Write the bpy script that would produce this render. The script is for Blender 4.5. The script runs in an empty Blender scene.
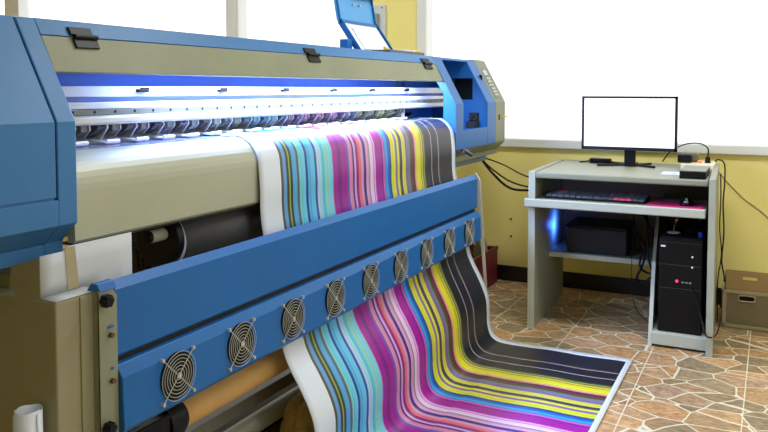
import bpy, bmesh, math, random
from mathutils import Vector, Matrix
random.seed(7)
S = bpy.context.scene
C = S.collection
PI = math.pi

# ---------------------------------------------------------------- materials
def lin(c):
    return tuple(((v/255)/12.92 if v/255 <= .04045 else ((v/255+.055)/1.055)**2.4) for v in c)

def mat(name, rgb, rough=.5, metal=0., var=.06, scale=9., bump=0., bscale=200., coat=0., spec=.5):
    m = bpy.data.materials.new(name); m.use_nodes = True
    nt = m.node_tree; b = nt.nodes['Principled BSDF']
    b.inputs['Roughness'].default_value = rough
    b.inputs['Metallic'].default_value = metal
    b.inputs['Coat Weight'].default_value = coat
    b.inputs['Specular IOR Level'].default_value = spec
    tc = nt.nodes.new('ShaderNodeTexCoord')
    n = nt.nodes.new('ShaderNodeTexNoise'); n.inputs['Scale'].default_value = scale
    n.inputs['Detail'].default_value = 4
    nt.links.new(tc.outputs['Object'], n.inputs['Vector'])
    r = nt.nodes.new('ShaderNodeValToRGB')
    c = lin(rgb)
    r.color_ramp.elements[0].position = .3; r.color_ramp.elements[1].position = .7
    r.color_ramp.elements[0].color = (*[max(0, v*(1-var)) for v in c], 1)
    r.color_ramp.elements[1].color = (*[min(1, v*(1+var)) for v in c], 1)
    nt.links.new(n.outputs['Fac'], r.inputs['Fac'])
    nt.links.new(r.outputs['Color'], b.inputs['Base Color'])
    if bump:
        n2 = nt.nodes.new('ShaderNodeTexNoise'); n2.inputs['Scale'].default_value = bscale
        nt.links.new(tc.outputs['Object'], n2.inputs['Vector'])
        bp = nt.nodes.new('ShaderNodeBump'); bp.inputs['Strength'].default_value = bump
        bp.inputs['Distance'].default_value = .002
        nt.links.new(n2.outputs['Fac'], bp.inputs['Height'])
        nt.links.new(bp.outputs['Normal'], b.inputs['Normal'])
    return m

def emit(name, rgb, s):
    m = bpy.data.materials.new(name); m.use_nodes = True
    b = m.node_tree.nodes['Principled BSDF']
    b.inputs['Base Color'].default_value = (.02, .02, .02, 1)
    b.inputs['Emission Color'].default_value = (*lin(rgb), 1)
    b.inputs['Emission Strength'].default_value = s
    return m

BLUE   = mat('blue_paint', (62, 118, 172), .42, 0, .05, 3, .15, 400, 0, .28)
BEAMB  = mat('blue_beam_paint', (28, 100, 168), .4, 0, .05, 3, .15, 400, 0, .3)
DEEPB  = mat('deep_blue_paint', (20, 90, 190), .4, 0, .06, 4)
BEIGE  = mat('beige_apron_metal', (172, 175, 153), .42, .1, .04, 4)
OLIVE  = mat('olive_lid_paint', (132, 136, 108), .5, 0, .08, 5, .1, 300, 0, .3)
PILLAR = mat('olive_beige_pillar_paint', (146, 142, 112), .55, 0, .06, 4, .15, 300, 0, .3)
BRACK  = mat('grey_green_bracket', (136, 140, 116), .5, .1, .05, 8)
DARKM  = mat('dark_metal', (32, 32, 30), .5, .3, .1, 20)
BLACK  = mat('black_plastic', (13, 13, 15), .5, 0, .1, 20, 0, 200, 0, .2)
BLACKS = mat('black_satin', (10, 10, 12), .45, 0, .1, 20, 0, 200, 0, .25)
CHROME = mat('wire_chrome', (196, 198, 186), .35, .3, .04, 30)
STEEL  = mat('brushed_steel', (190, 192, 196), .35, .55, .05, 20)
STEELD = mat('grey_steel_bar', (122, 120, 108), .45, .3, .06, 12)
WHITEM = mat('white_enamel', (225, 228, 235), .35, 0, .03, 10)
CREAM  = mat('cream_aluminium', (206, 204, 186), .38, .2, .03, 10)
PAPER  = mat('white_paper', (220, 228, 236), .6, 0, .02, 6)
DKROLL = mat('dark_grey_vinyl', (92, 92, 96), .42, 0, .1, 4)
CARD   = mat('brown_cardboard', (208, 164, 98), .75, 0, .06, 14, .2, 150)
CARDD  = mat('kraft_cardboard', (150, 126, 78), .8, 0, .06, 10, .2, 150)
TAPE   = mat('tan_tape', (168, 158, 124), .6, 0, .08, 20)
YWALL  = mat('yellow_wall_paint', (240, 228, 140), .8, 0, .03, 2.5, .15, 60)
FRAMEW = mat('window_frame_paint', (222, 226, 222), .5, 0, .02, 5)
CEIL   = mat('white_ceiling_paint', (225, 225, 218), .9, 0, .02, 3)
SKIRT  = mat('black_skirting_tile', (22, 18, 20), .3, 0, .3, 8)
DESK   = mat('grey_green_laminate', (140, 144, 124), .45, 0, .03, 12, .1, 200)
DESKE  = mat('pale_edge_band', (184, 190, 174), .45, 0, .03, 12)
RED    = mat('dark_red_plastic', (112, 22, 44), .5, 0, .1, 8)
MAG    = mat('magenta_mat_fabric', (196, 40, 110), .8, 0, .2, 40)
PINK   = mat('pink_keycap', (236, 70, 110), .5)
KEYC   = mat('charcoal_keycap', (74, 80, 84), .5, 0, .1, 20)
BASK   = mat('olive_grey_plastic', (150, 140, 106), .6, 0, .05, 12)
PAPERBR= mat('crumpled_brown_paper', (176, 146, 78), .7, 0, .2, 14, .6, 40)
REDM   = mat('red_rubber', (200, 40, 30), .5)
YEL    = mat('yellow_plastic', (224, 206, 60), .5)
PANELW = mat('white_switchboard', (205, 212, 214), .5, 0, .02, 5)
GREYP  = mat('grey_plastic', (140, 142, 138), .5)
SCREEN = emit('lit_white_screen', (255, 255, 255), 1.6)
LEDSTR = emit('cool_led_strip', (150, 185, 255), 14)
LEDRED = emit('red_led', (255, 40, 70), 3)
ADDLED = emit('added_blue_led', (30, 60, 255), 16)
LEDWHT = emit('white_indicator', (230, 235, 240), .9)
LEDORG = emit('orange_neon', (255, 120, 50), 1.5)
TUBEL  = emit('fluorescent_tube', (245, 250, 255), 5)
LCD    = emit('pale_lcd', (190, 215, 240), .9)

def glass(name, rgb=(255, 255, 255)):
    m = bpy.data.materials.new(name); m.use_nodes = True
    nt = m.node_tree; nt.nodes.remove(nt.nodes['Principled BSDF'])
    o = nt.nodes['Material Output']
    t = nt.nodes.new('ShaderNodeBsdfTransparent'); t.inputs[0].default_value = (*lin(rgb), 1)
    g = nt.nodes.new('ShaderNodeBsdfGlossy'); g.inputs['Roughness'].default_value = .02
    mx = nt.nodes.new('ShaderNodeMixShader'); mx.inputs[0].default_value = .06
    nt.links.new(t.outputs[0], mx.inputs[1]); nt.links.new(g.outputs[0], mx.inputs[2])
    nt.links.new(mx.outputs[0], o.inputs['Surface'])
    return m
GLASS = glass('window_glass')
BOTTLE = glass('clear_bottle_plastic', (200, 205, 200))

def floor_mat():
    m = bpy.data.materials.new('crazy_paving_tile'); m.use_nodes = True
    nt = m.node_tree; L = nt.links.new; b = nt.nodes['Principled BSDF']
    N = lambda t: nt.nodes.new(t)
    tc = N('ShaderNodeTexCoord')
    wn = N('ShaderNodeTexNoise'); wn.inputs['Scale'].default_value = 6; L(tc.outputs['Object'], wn.inputs['Vector'])
    mixv = N('ShaderNodeMix'); mixv.data_type = 'VECTOR'; mixv.inputs[0].default_value = .035
    L(tc.outputs['Object'], mixv.inputs[4]); L(wn.outputs['Color'], mixv.inputs[5])
    mp = N('ShaderNodeMapping'); mp.inputs['Scale'].default_value = (.92, 1.15, 0); mp.inputs['Rotation'].default_value = (0, 0, .3)
    L(mixv.outputs[1], mp.inputs['Vector'])
    ve = N('ShaderNodeTexVoronoi'); ve.feature = 'DISTANCE_TO_EDGE'; ve.inputs['Scale'].default_value = 7.6; ve.inputs['Randomness'].default_value = .95
    vc = N('ShaderNodeTexVoronoi'); vc.inputs['Scale'].default_value = 7.6; vc.inputs['Randomness'].default_value = .95
    L(mp.outputs[0], ve.inputs['Vector']); L(mp.outputs[0], vc.inputs['Vector'])
    sep = N('ShaderNodeSeparateColor'); L(vc.outputs['Color'], sep.inputs[0])
    cr = N('ShaderNodeValToRGB'); e = cr.color_ramp
    cols = [(0, (156, 128, 88)), (.22, (190, 150, 104)), (.42, (160, 142, 110)), (.6, (138, 122, 90)), (.8, (204, 162, 112)), (1, (172, 146, 120))]
    e.elements[0].color = (*lin(cols[0][1]), 1); e.elements[1].color = (*lin(cols[-1][1]), 1)
    for p, c in cols[1:-1]:
        x = e.elements.new(p); x.color = (*lin(c), 1)
    L(sep.outputs[0], cr.inputs[0])
    n2 = N('ShaderNodeTexNoise'); n2.inputs['Scale'].default_value = 26; n2.inputs['Detail'].default_value = 6; n2.inputs['Distortion'].default_value = 1.2
    mp2 = N('ShaderNodeMapping'); mp2.inputs['Scale'].default_value = (1, 2.2, 1); mp2.inputs['Rotation'].default_value = (0, 0, .5)
    L(tc.outputs['Object'], mp2.inputs['Vector']); L(mp2.outputs[0], n2.inputs['Vector'])
    r2 = N('ShaderNodeValToRGB'); r2.color_ramp.elements[0].position = .35; r2.color_ramp.elements[1].position = .68
    r2.color_ramp.elements[0].color = (.62, .58, .52, 1); r2.color_ramp.elements[1].color = (1.2, 1.17, 1.12, 1)
    L(n2.outputs['Fac'], r2.inputs[0])
    mu = N('ShaderNodeMix'); mu.data_type = 'RGBA'; mu.blend_type = 'MULTIPLY'; mu.inputs[0].default_value = 1
    L(cr.outputs[0], mu.inputs[6]); L(r2.outputs[0], mu.inputs[7])
    # grout of the stone pattern
    g = N('ShaderNodeMath'); g.operation = 'LESS_THAN'; g.inputs[1].default_value = .021; L(ve.outputs['Distance'], g.inputs[0])
    # straight joints between the square tiles
    sx = N('ShaderNodeSeparateXYZ'); L(tc.outputs['Object'], sx.inputs[0])
    def joint(out, off):
        a = N('ShaderNodeMath'); a.operation = 'ADD'; a.inputs[1].default_value = off; L(out, a.inputs[0])
        p = N('ShaderNodeMath'); p.operation = 'PINGPONG'; p.inputs[1].default_value = .2; L(a.outputs[0], p.inputs[0])
        q = N('ShaderNodeMath'); q.operation = 'LESS_THAN'; q.inputs[1].default_value = .0022; L(p.outputs[0], q.inputs[0])
        return q
    jx = joint(sx.outputs['X'], 20.475); jy = joint(sx.outputs['Y'], 20.1)
    mxj = N('ShaderNodeMath'); mxj.operation = 'MAXIMUM'; L(jx.outputs[0], mxj.inputs[0]); L(jy.outputs[0], mxj.inputs[1])
    mxg = N('ShaderNodeMath'); mxg.operation = 'MAXIMUM'; L(mxj.outputs[0], mxg.inputs[0]); L(g.outputs[0], mxg.inputs[1])
    fin = N('ShaderNodeMix'); fin.data_type = 'RGBA'; L(mxg.outputs[0], fin.inputs[0]); L(mu.outputs[2], fin.inputs[6])
    fin.inputs[7].default_value = (*lin((214, 206, 176)), 1)
    L(fin.outputs[2], b.inputs['Base Color'])
    b.inputs['Roughness'].default_value = .38
    return m
FLOORM = floor_mat()

# banner: colour stripes along the print, white margins on three sides (local y = world y - 1.9)
STR = [(1.90,(228,234,236)),(2.029,(74,76,44)),(2.044,(92,150,206)),(2.062,(52,54,36)),(2.076,(150,176,40)),(2.082,(44,50,48)),
 (2.099,(72,160,214)),(2.121,(86,92,100)),(2.138,(120,200,176)),(2.143,(96,196,220)),(2.174,(16,50,150)),(2.189,(72,170,218)),
 (2.212,(92,188,226)),(2.238,(24,64,168)),(2.250,(168,200,222)),(2.266,(136,206,224)),(2.281,(84,188,220)),(2.301,(134,204,180)),(2.324,(120,200,220)),
 (2.345,(84,192,222)),(2.357,(206,60,140)),(2.361,(150,12,146)),(2.392,(116,10,124)),(2.416,(150,14,146)),(2.464,(84,92,180)),(2.477,(206,130,170)),
 (2.502,(84,24,120)),(2.516,(206,168,220)),(2.530,(134,12,132)),(2.547,(224,104,98)),
 (2.568,(204,140,186)),(2.590,(56,40,120)),(2.607,(214,150,206)),(2.630,(150,140,146)),(2.641,(222,194,230)),
 (2.666,(196,110,196)),(2.672,(214,160,220)),(2.690,(158,16,150)),(2.738,(116,30,140)),(2.752,(206,84,176)),(2.768,(28,104,196)),(2.776,(50,156,220)),(2.790,(24,96,190)),(2.812,(22,60,130)),
 (2.824,(206,210,50)),(2.868,(132,100,170)),(2.887,(212,214,50)),(2.909,(66,68,84)),(2.931,(218,214,112)),(2.940,(208,206,60)),(2.965,(124,100,150)),(2.990,(110,124,132)),
 (3.014,(88,76,48)),(3.040,(104,32,70)),(3.062,(214,140,150)),
 (3.078,(214,216,46)),(3.124,(170,60,60)),(3.133,(204,206,60)),(3.144,(92,110,70)),(3.158,(176,180,70)),(3.164,(60,76,54)),(3.176,(36,38,42)),(3.244,(168,160,160)),(3.250,(34,36,48)),
 (3.325,(182,160,150)),(3.333,(58,60,58)),(3.345,(36,38,50)),(3.500,(228,234,236))]
def banner_mat():
    m = bpy.data.materials.new('striped_banner_vinyl'); m.use_nodes = True
    nt = m.node_tree; L = nt.links.new; N = lambda t: nt.nodes.new(t); b = nt.nodes['Principled BSDF']
    tc = N('ShaderNodeTexCoord'); sx = N('ShaderNodeSeparateXYZ'); L(tc.outputs['Object'], sx.inputs[0])
    mr = N('ShaderNodeMapRange'); mr.inputs[1].default_value = -.012; mr.inputs[2].default_value = 1.6593
    L(sx.outputs['Y'], mr.inputs[0])
    chunks = [STR[:30], STR[30:55], STR[55:]]
    outs = []
    for ch in chunks:
        r = N('ShaderNodeValToRGB'); r.color_ramp.interpolation = 'CONSTANT'
        el = r.color_ramp.elements
        while len(el) > 1: el.remove(el[0])
        for k, (y, c) in enumerate(ch):
            p = (y-1.9)/1.7
            if k == 0: x = el[0]; x.position = p
            else: x = el.new(p)
            x.color = (*lin(c), 1)
        L(mr.outputs[0], r.inputs[0]); outs.append(r)
    cur = outs[0].outputs[0]
    for k in (1, 2):
        g = N('ShaderNodeMath'); g.operation = 'GREATER_THAN'; g.inputs[1].default_value = (chunks[k][0][0]-1.9)/1.7
        L(mr.outputs[0], g.inputs[0])
        mx = N('ShaderNodeMix'); mx.data_type = 'RGBA'; L(g.outputs[0], mx.inputs[0]); L(cur, mx.inputs[6]); L(outs[k].outputs[0], mx.inputs[7])
        cur = mx.outputs[2]
    # fine printed hairlines inside the bands
    sc = N('ShaderNodeMath'); sc.operation = 'MULTIPLY'; sc.inputs[1].default_value = 150; L(sx.outputs['Y'], sc.inputs[0])
    n = N('ShaderNodeTexNoise'); n.noise_dimensions = '1D'; L(sc.outputs[0], n.inputs['W']); n.inputs['Scale'].default_value = 1
    r = N('ShaderNodeValToRGB'); r.color_ramp.elements[0].position = .35; r.color_ramp.elements[1].position = .65
    r.color_ramp.elements[0].color = (.8, .8, .8, 1); r.color_ramp.elements[1].color = (1.12, 1.12, 1.12, 1)
    L(n.outputs['Fac'], r.inputs[0])
    mu = N('ShaderNodeMix'); mu.data_type = 'RGBA'; mu.blend_type = 'MULTIPLY'; mu.inputs[0].default_value = 1
    L(cur, mu.inputs[6]); L(r.outputs[0], mu.inputs[7])
    def thr(out, op, v):
        g = N('ShaderNodeMath'); g.operation = op; g.inputs[1].default_value = v; L(out, g.inputs[0]); return g.outputs[0]
    def mx2(a, c):
        g = N('ShaderNodeMath'); g.operation = 'MAXIMUM'; L(a, g.inputs[0]); L(c, g.inputs[1]); return g.outputs[0]
    w = mx2(mx2(thr(sx.outputs['Y'], 'LESS_THAN', .1148), thr(sx.outputs['Y'], 'GREATER_THAN', 1.561)), thr(sx.outputs['X'], 'GREATER_THAN', 1.1-.552))
    fin = N('ShaderNodeMix'); fin.data_type = 'RGBA'; L(w, fin.inputs[0]); L(mu.outputs[2], fin.inputs[6]); fin.inputs[7].default_value = (*lin((212, 222, 232)), 1)
    L(fin.outputs[2], b.inputs['Base Color'])
    b.inputs['Roughness'].default_value = .36
    return m
BANNER = banner_mat()

# ---------------------------------------------------------------- mesh helpers
OFF = {}
def origin(p):
    return OFF.get(p.name, Vector((0, 0, 0))) if p else Vector((0, 0, 0))

def obj(name, bm, m, parent=None, bevel=0., smooth=False, loc=None, seg=2, auto=None):
    """world-space bmesh -> one mesh object (optionally a child)"""
    o_ = Vector(loc) if (loc is not None and parent is None) else origin(parent)
    bmesh.ops.recalc_face_normals(bm, faces=bm.faces)
    me = bpy.data.meshes.new(name)
    bmesh.ops.translate(bm, verts=bm.verts, vec=-o_)
    bm.to_mesh(me); bm.free()
    me.materials.append(m)
    if smooth:
        for p in me.polygons: p.use_smooth = True
    o = bpy.data.objects.new(name, me); C.objects.link(o)
    OFF[o.name] = o_
    if parent: o.parent = parent
    else: o.location = o_
    if bevel:
        b = o.modifiers.new('bevel', 'BEVEL'); b.width = bevel; b.segments = seg; b.limit_method = 'ANGLE'; b.angle_limit = math.radians(40)
        b.harden_normals = False
    return o

def thing(name, loc, label, cat, group=None):
    o = bpy.data.objects.new(name, None); C.objects.link(o); o.location = loc
    o.empty_display_size = .05
    o['label'] = label; o['category'] = cat
    if group: o['group'] = group
    OFF[o.name] = Vector(loc)
    return o

def tag(o, label, cat, group=None, kind=None):
    o['label'] = label; o['category'] = cat
    if group: o['group'] = group
    if kind: o['kind'] = kind
    return o

def struct(o):
    o['kind'] = 'structure'; return o

def box(x0, x1, y0, y1, z0, z1, bm=None):
    bm = bm or bmesh.new()
    v = [bm.verts.new((x, y, z)) for x in (x0, x1) for y in (y0, y1) for z in (z0, z1)]
    for f in ((0,1,3,2),(4,6,7,5),(0,4,5,1),(2,3,7,6),(0,2,6,4),(1,5,7,3)):
        bm.faces.new([v[i] for i in f])
    return bm

def prism(prof, a0, a1, axis='y', bm=None):
    """prof: polygon; axis y -> (x,z) ; x -> (y,z) ; z -> (x,y)"""
    bm = bm or bmesh.new()
    def P(p, a):
        return {'y': (p[0], a, p[1]), 'x': (a, p[0], p[1]), 'z': (p[0], p[1], a)}[axis]
    A = [bm.verts.new(P(p, a0)) for p in prof]; B = [bm.verts.new(P(p, a1)) for p in prof]
    n = len(prof)
    bm.faces.new(A); bm.faces.new(B[::-1])
    for i in range(n):
        bm.faces.new([A[i], B[i], B[(i+1) % n], A[(i+1) % n]])
    return bm

def cyl(p0, p1, r0, r1=None, n=24, bm=None, caps=True):
    bm = bm or bmesh.new()
    if r1 is None: r1 = r0
    p0 = Vector(p0); p1 = Vector(p1); d = (p1-p0).normalized()
    a = d.orthogonal().normalized(); b = d.cross(a)
    R0 = []; R1 = []
    for i in range(n):
        t = 2*PI*i/n; u = a*math.cos(t)+b*math.sin(t)
        R0.append(bm.verts.new(p0+u*r0)); R1.append(bm.verts.new(p1+u*r1))
    for i in range(n):
        bm.faces.new([R0[i], R0[(i+1) % n], R1[(i+1) % n], R1[i]])
    if caps: bm.faces.new(R0[::-1]); bm.faces.new(R1)
    return bm

def smoothpts(pts, sub=8):
    out = []; P = [Vector(p) for p in pts]; P = [P[0]*2-P[1]]+P+[P[-1]*2-P[-2]]
    for i in range(1, len(P)-2):
        for k in range(sub):
            t = k/sub; a, b, c, d = P[i-1:i+3]
            out.append(.5*((2*b)+(c-a)*t+(2*a-5*b+4*c-d)*t*t+(3*b-a-3*c+d)*t**3))
    out.append(P[-2]); return out

def tube(pts, r, sub=8, n=8, bm=None):
    bm = bm or bmesh.new()
    P = smoothpts(pts, sub) if sub > 1 else [Vector(p) for p in pts]
    prev = None; a = None
    for i, p in enumerate(P):
        d = (P[min(i+1, len(P)-1)]-P[max(i-1, 0)]).normalized()
        if a is None: a = d.orthogonal().normalized()
        a = (a-d*a.dot(d)).normalized(); b = d.cross(a)
        ring = [bm.verts.new(p+(a*math.cos(2*PI*k/n)+b*math.sin(2*PI*k/n))*r) for k in range(n)]
        if prev:
            for k in range(n): bm.faces.new([prev[k], prev[(k+1) % n], ring[(k+1) % n], ring[k]])
        else: bm.faces.new(ring[::-1])
        prev = ring
    bm.faces.new(prev)
    return bm

def sheet(prof, y0, y1, ny, f=None, bm=None):
    bm = bm or bmesh.new(); rows = []
    for i, p in enumerate(prof):
        row = []
        for j in range(ny+1):
            y = y0+(y1-y0)*j/ny
            v = Vector((p[0], y, p[1]))
            if f: v = f(v, i/len(prof), j/ny)
            row.append(bm.verts.new(v))
        rows.append(row)
    for i in range(len(rows)-1):
        for j in range(ny): bm.faces.new([rows[i][j], rows[i][j+1], rows[i+1][j+1], rows[i+1][j]])
    return bm

def lathe(prof, cx, cy, n=24, bm=None):
    bm = bm or bmesh.new(); prev = None
    for r, z in prof:
        ring = [bm.verts.new((cx+r*math.cos(2*PI*k/n), cy+r*math.sin(2*PI*k/n), z)) for k in range(n)]
        if prev:
            for k in range(n): bm.faces.new([prev[k], prev[(k+1) % n], ring[(k+1) % n], ring[k]])
        else: bm.faces.new(ring[::-1])
        prev = ring
    bm.faces.new(prev); return bm

def carve(o, cutter_bm):
    """cut a real opening into a part and drop the cutter"""
    bmesh.ops.recalc_face_normals(cutter_bm, faces=cutter_bm.faces)
    me = bpy.data.meshes.new('cut'); bmesh.ops.translate(cutter_bm, verts=cutter_bm.verts, vec=-OFF[o.name])
    cutter_bm.to_mesh(me); cutter_bm.free()
    c = bpy.data.objects.new('cut', me); C.objects.link(c); c.parent = o.parent
    if not o.parent: c.location = o.location
    md = o.modifiers.new('cut', 'BOOLEAN'); md.object = c; md.operation = 'DIFFERENCE'; md.solver = 'EXACT'
    bpy.context.view_layer.update()
    dg = bpy.context.evaluated_depsgraph_get()
    new = bpy.data.meshes.new_from_object(o.evaluated_get(dg))
    o.modifiers.clear(); old = o.data; o.data = new; new.name = old.name+'_open'
    bpy.data.objects.remove(c, do_unlink=True)

def dup(o, dx, parent=None, label=None):
    """copy of an object and of its children, shifted by dx"""
    c = o.copy(); C.objects.link(c); OFF[c.name] = OFF[o.name]
    c.parent = parent if parent is not None else o.parent
    c.location = o.location+Vector(dx)
    if label: c['label'] = label
    for ch in list(o.children):
        k = ch.copy(); C.objects.link(k); k.parent = c
        for g in list(ch.children):
            q = g.copy(); C.objects.link(q); q.parent = k
    return c

# ================================================================ SETTING
W = 4.664
XL, XR, YB, ZC = -7.6, 2.6, -3.2, 3.0
struct(obj('floor', box(XL, XR, YB, W, -.04, 0), FLOORM))
struct(obj('ceiling', box(XL, XR, YB, W+.12, ZC, ZC+.1), CEIL))
struct(obj('wall_left', box(XL-.1, XL, YB, W, 0, ZC), YWALL))
wr = bmesh.new()
box(XR, XR+.1, YB, -.8, 0, ZC, wr); box(XR, XR+.1, 3.6, W, 0, ZC, wr); box(XR, XR+.1, -.8, 3.6, 0, .9, wr); box(XR, XR+.1, -.8, 3.6, 2.55, ZC, wr)
struct(obj('wall_right', wr, YWALL))
struct(obj('wall_front', box(XL-.1, XR+.1, YB-.1, YB, 0, ZC), YWALL))
wf = bmesh.new()
for y0_, y1_ in ((-.8, -.74), (1.37, 1.43), (3.54, 3.6)): box(XR, XR+.08, y0_, y1_, .9, 2.55, wf)
box(XR, XR+.08, -.8, 3.6, .9, .96, wf); box(XR, XR+.08, -.8, 3.6, 2.49, 2.55, wf)
o = struct(obj('window_5', wf, FRAMEW, None, .004, loc=(XR, 1.4, .9)))
obj('pane', box(XR+.04, XR+.046, -.75, 3.55, .95, 2.5), GLASS, o)
struct(obj('trim_5', box(XR-.04, XR+.1, -.85, 3.65, .85, .9), FRAMEW, None, .006, loc=(XR, 1.4, .85)))
# back wall pieces around the openings
WIN = [(-7.45, -6.06), (-5.94, -3.625), (-3.57, -2.46), (-2.10, 2.3)]
Z0, Z1 = .897, 2.55
wb = bmesh.new()
box(XL, XR, W, W+.12, 0, Z0-.054, wb)
box(XL, XR, W, W+.12, Z1, ZC, wb)
edges = [XL]+[v for w in WIN for v in w]+[XR]
for i in range(0, len(edges), 2): box(edges[i], edges[i+1], W, W+.12, Z0-.054, Z1, wb)
struct(obj('wall_back', wb, YWALL))
for i, (a, b) in enumerate(WIN):
    f = bmesh.new(); t = .07 if i == 3 else .03
    lft = a; 
    box(lft, a+t, W-.012, W+.1, Z0, Z1, f); box(b-t, b, W-.012, W+.1, Z0, Z1, f)
    box(a, b, W-.012, W+.1, Z1-t, Z1, f)
    o = struct(obj('window_%d' % (i+1), f, FRAMEW, None, .004, loc=((a+b)/2, W, Z0)))
    obj('pane', box(a+t, b-t, W+.05, W+.056, Z0, Z1-t), GLASS, o)
struct(obj('trim_1', box(-2.12, 2.32, W-.03, W+.11, Z0-.054, Z0), FRAMEW, None, .006, loc=(0, W, Z0)))
struct(obj('trim_2', box(-7.5, -2.44, W-.03, W+.11, Z0-.054, Z0), FRAMEW, None, .006, loc=(-5, W, Z0)))
for i, (a, b) in enumerate([(-6.06, -5.94), (-3.625, -3.57)]):
    struct(obj('trim_%d' % (i+3), box(a, b, W-.014, W, Z0, Z1), FRAMEW, None, .004, loc=(a, W, Z0)))
struct(obj('baseboard_back', box(XL, XR, W-.014, W, 0, .095), SKIRT, None, .003))
struct(obj('baseboard_left', box(XL, XL+.014, YB, W-.014, 0, .095), SKIRT, None, .003))
struct(obj('baseboard_right', box(XR-.014, XR, YB, W-.014, 0, .095), SKIRT, None, .003))

# ================================================================ PRINTER
PR = thing('wide_format_printer', (-1.6, 2.4, 0), 'large blue and beige wide-format inkjet printer with its hood open and white light inside', 'printer')
# side housing outline (x, z), shared by both ends
PROF = [(-2.05, 1.362), (-1.502, 1.362), (-1.376, 1.13), (-1.376, .905), (-1.424, .862), (-1.424, .827), (-2.05, .827)]
def inset(p, d):
    return [(x-(d if x > -2 else 0), z-(d if z > 1.3 else 0)+(d if z < .9 else 0)) for x, z in p]
obj('left_housing', prism(inset(PROF, .004), .42, 1.166), BLUE, PR, .004)
obj('housing_frame', prism(PROF, 1.172, 1.223), BLUE, PR, .003)
# hinged cover of the left housing: slab that follows slope and front
cover = [(-1.9, 1.362), (-1.502, 1.362), (-1.376, 1.13), (-1.376, .966), (-1.386, .966), (-1.386, 1.127), (-1.508, 1.352), (-1.9, 1.352)]
cv = obj('housing_cover', prism(cover, .44, 1.167), BLUE, PR, .0025)
obj('lower_front', prism([(-1.376, .961), (-1.376, .905), (-1.424, .862), (-1.44, .862), (-1.386, .961)], .42, 1.172), BLUE, PR, .002)
obj('lower_skirt', box(-1.95, -1.424, 0.42, 1.1715, .8275, .860), BLUE, PR, .002)
# top and lid
obj('top_cover', prism([(-2.05, 1.362), (-1.504, 1.363), (-1.4815, 1.3245), (-1.50, 1.3245), (-1.515, 1.352), (-2.05, 1.352)], 1.223, 3.515), BLUE, PR, .002)
lid = obj('lid', prism([(-1.4825, 1.323), (-1.440, 1.240), (-1.452, 1.237), (-1.496, 1.323)], 1.224, 3.515), OLIVE, PR, .0015)
def hinge(y, w):
    u = Vector((.042, 0, -.083)).normalized(); n = Vector((.083, 0, .042)).normalized()
    h = bmesh.new(); c = Vector((-1.482, 0, 1.323))
    def plate(s0, s1, t0, t1, y0, y1):
        pr = [(c+u*s0+n*t0), (c+u*s1+n*t0), (c+u*s1+n*t1), (c+u*s0+n*t1)]
        prism([(p.x, p.z) for p in pr], y0, y1, 'y', h)
    plate(.004, .030, .0005, .006, y-w/2+.004, y+w/2)
    prism([(-1.4845, 1.328), (-1.478, 1.330), (-1.488, 1.348), (-1.4955, 1.346)], y-w/2, y+w/2-.008, 'y', h)
    cyl((-1.474, y-w/2+.006, 1.325), (-1.474, y+w/2, 1.325), .0062, n=14, bm=h)
    return obj('hinge', h, BLACKS, lid, .001)
for y, w in ((1.342, .075), (2.370, .080), (3.395, .095)): hinge(y, w)
# interior of the print bay
obj('back_plate', box(-2.05, -1.70, 1.223, 3.5151, .90, 1.352), DEEPB, PR)
obj('upper_guide', box(-1.70, -1.60, 1.223, 3.972, 1.1805, 1.209), WHITEM, PR, .003)
obj('guide_channel', box(-1.70, -1.625, 1.223, 3.972, 1.160, 1.1805), mat('lavender_channel', (120, 140, 205), .4), PR)
obj('guide_plate', box(-1.70, -1.575, 1.223, 3.972, 1.149, 1.1665), WHITEM, PR, .002)
hs = obj('slotted_strip', box(-1.70, -1.565, 1.223, 3.972, 1.1335, 1.148), STEELD, PR, .001)
h0 = obj('strip_hole', cyl((-1.567, 1.31, 1.1415), (-1.5642, 1.31, 1.1415), .0042, n=10), BLACK, hs)
for i in range(1, 37):
    c = h0.copy(); C.objects.link(c); c.parent = hs; c.location = (0, i*.0705, 0)
obj('front_rail', prism([(-1.66, 1.1325), (-1.552, 1.1325), (-1.543, 1.128), (-1.542, 1.114), (-1.548, 1.109), (-1.66, 1.109)], 1.223, 3.972), CREAM, PR, .002)
for y in (1.655, 2.01, 2.37, 2.72, 3.06, 3.42):
    k = bmesh.new(); box(-1.601, -1.588, y-.022, y+.018, 1.192, 1.201, k); box(-1.601, -1.594, y-.004, y+.026, 1.200, 1.206, k)
    obj('cable_clip', k, BLACK, PR, .001)
obj('roller_backplate', box(-1.66, -1.625, 1.223, 3.33, 1.057, 1.109), STEEL, PR)
obj('end_post', box(-1.63, -1.565, 3.30, 3.335, 1.057, 1.109), WHITEM, PR, .002)
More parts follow.
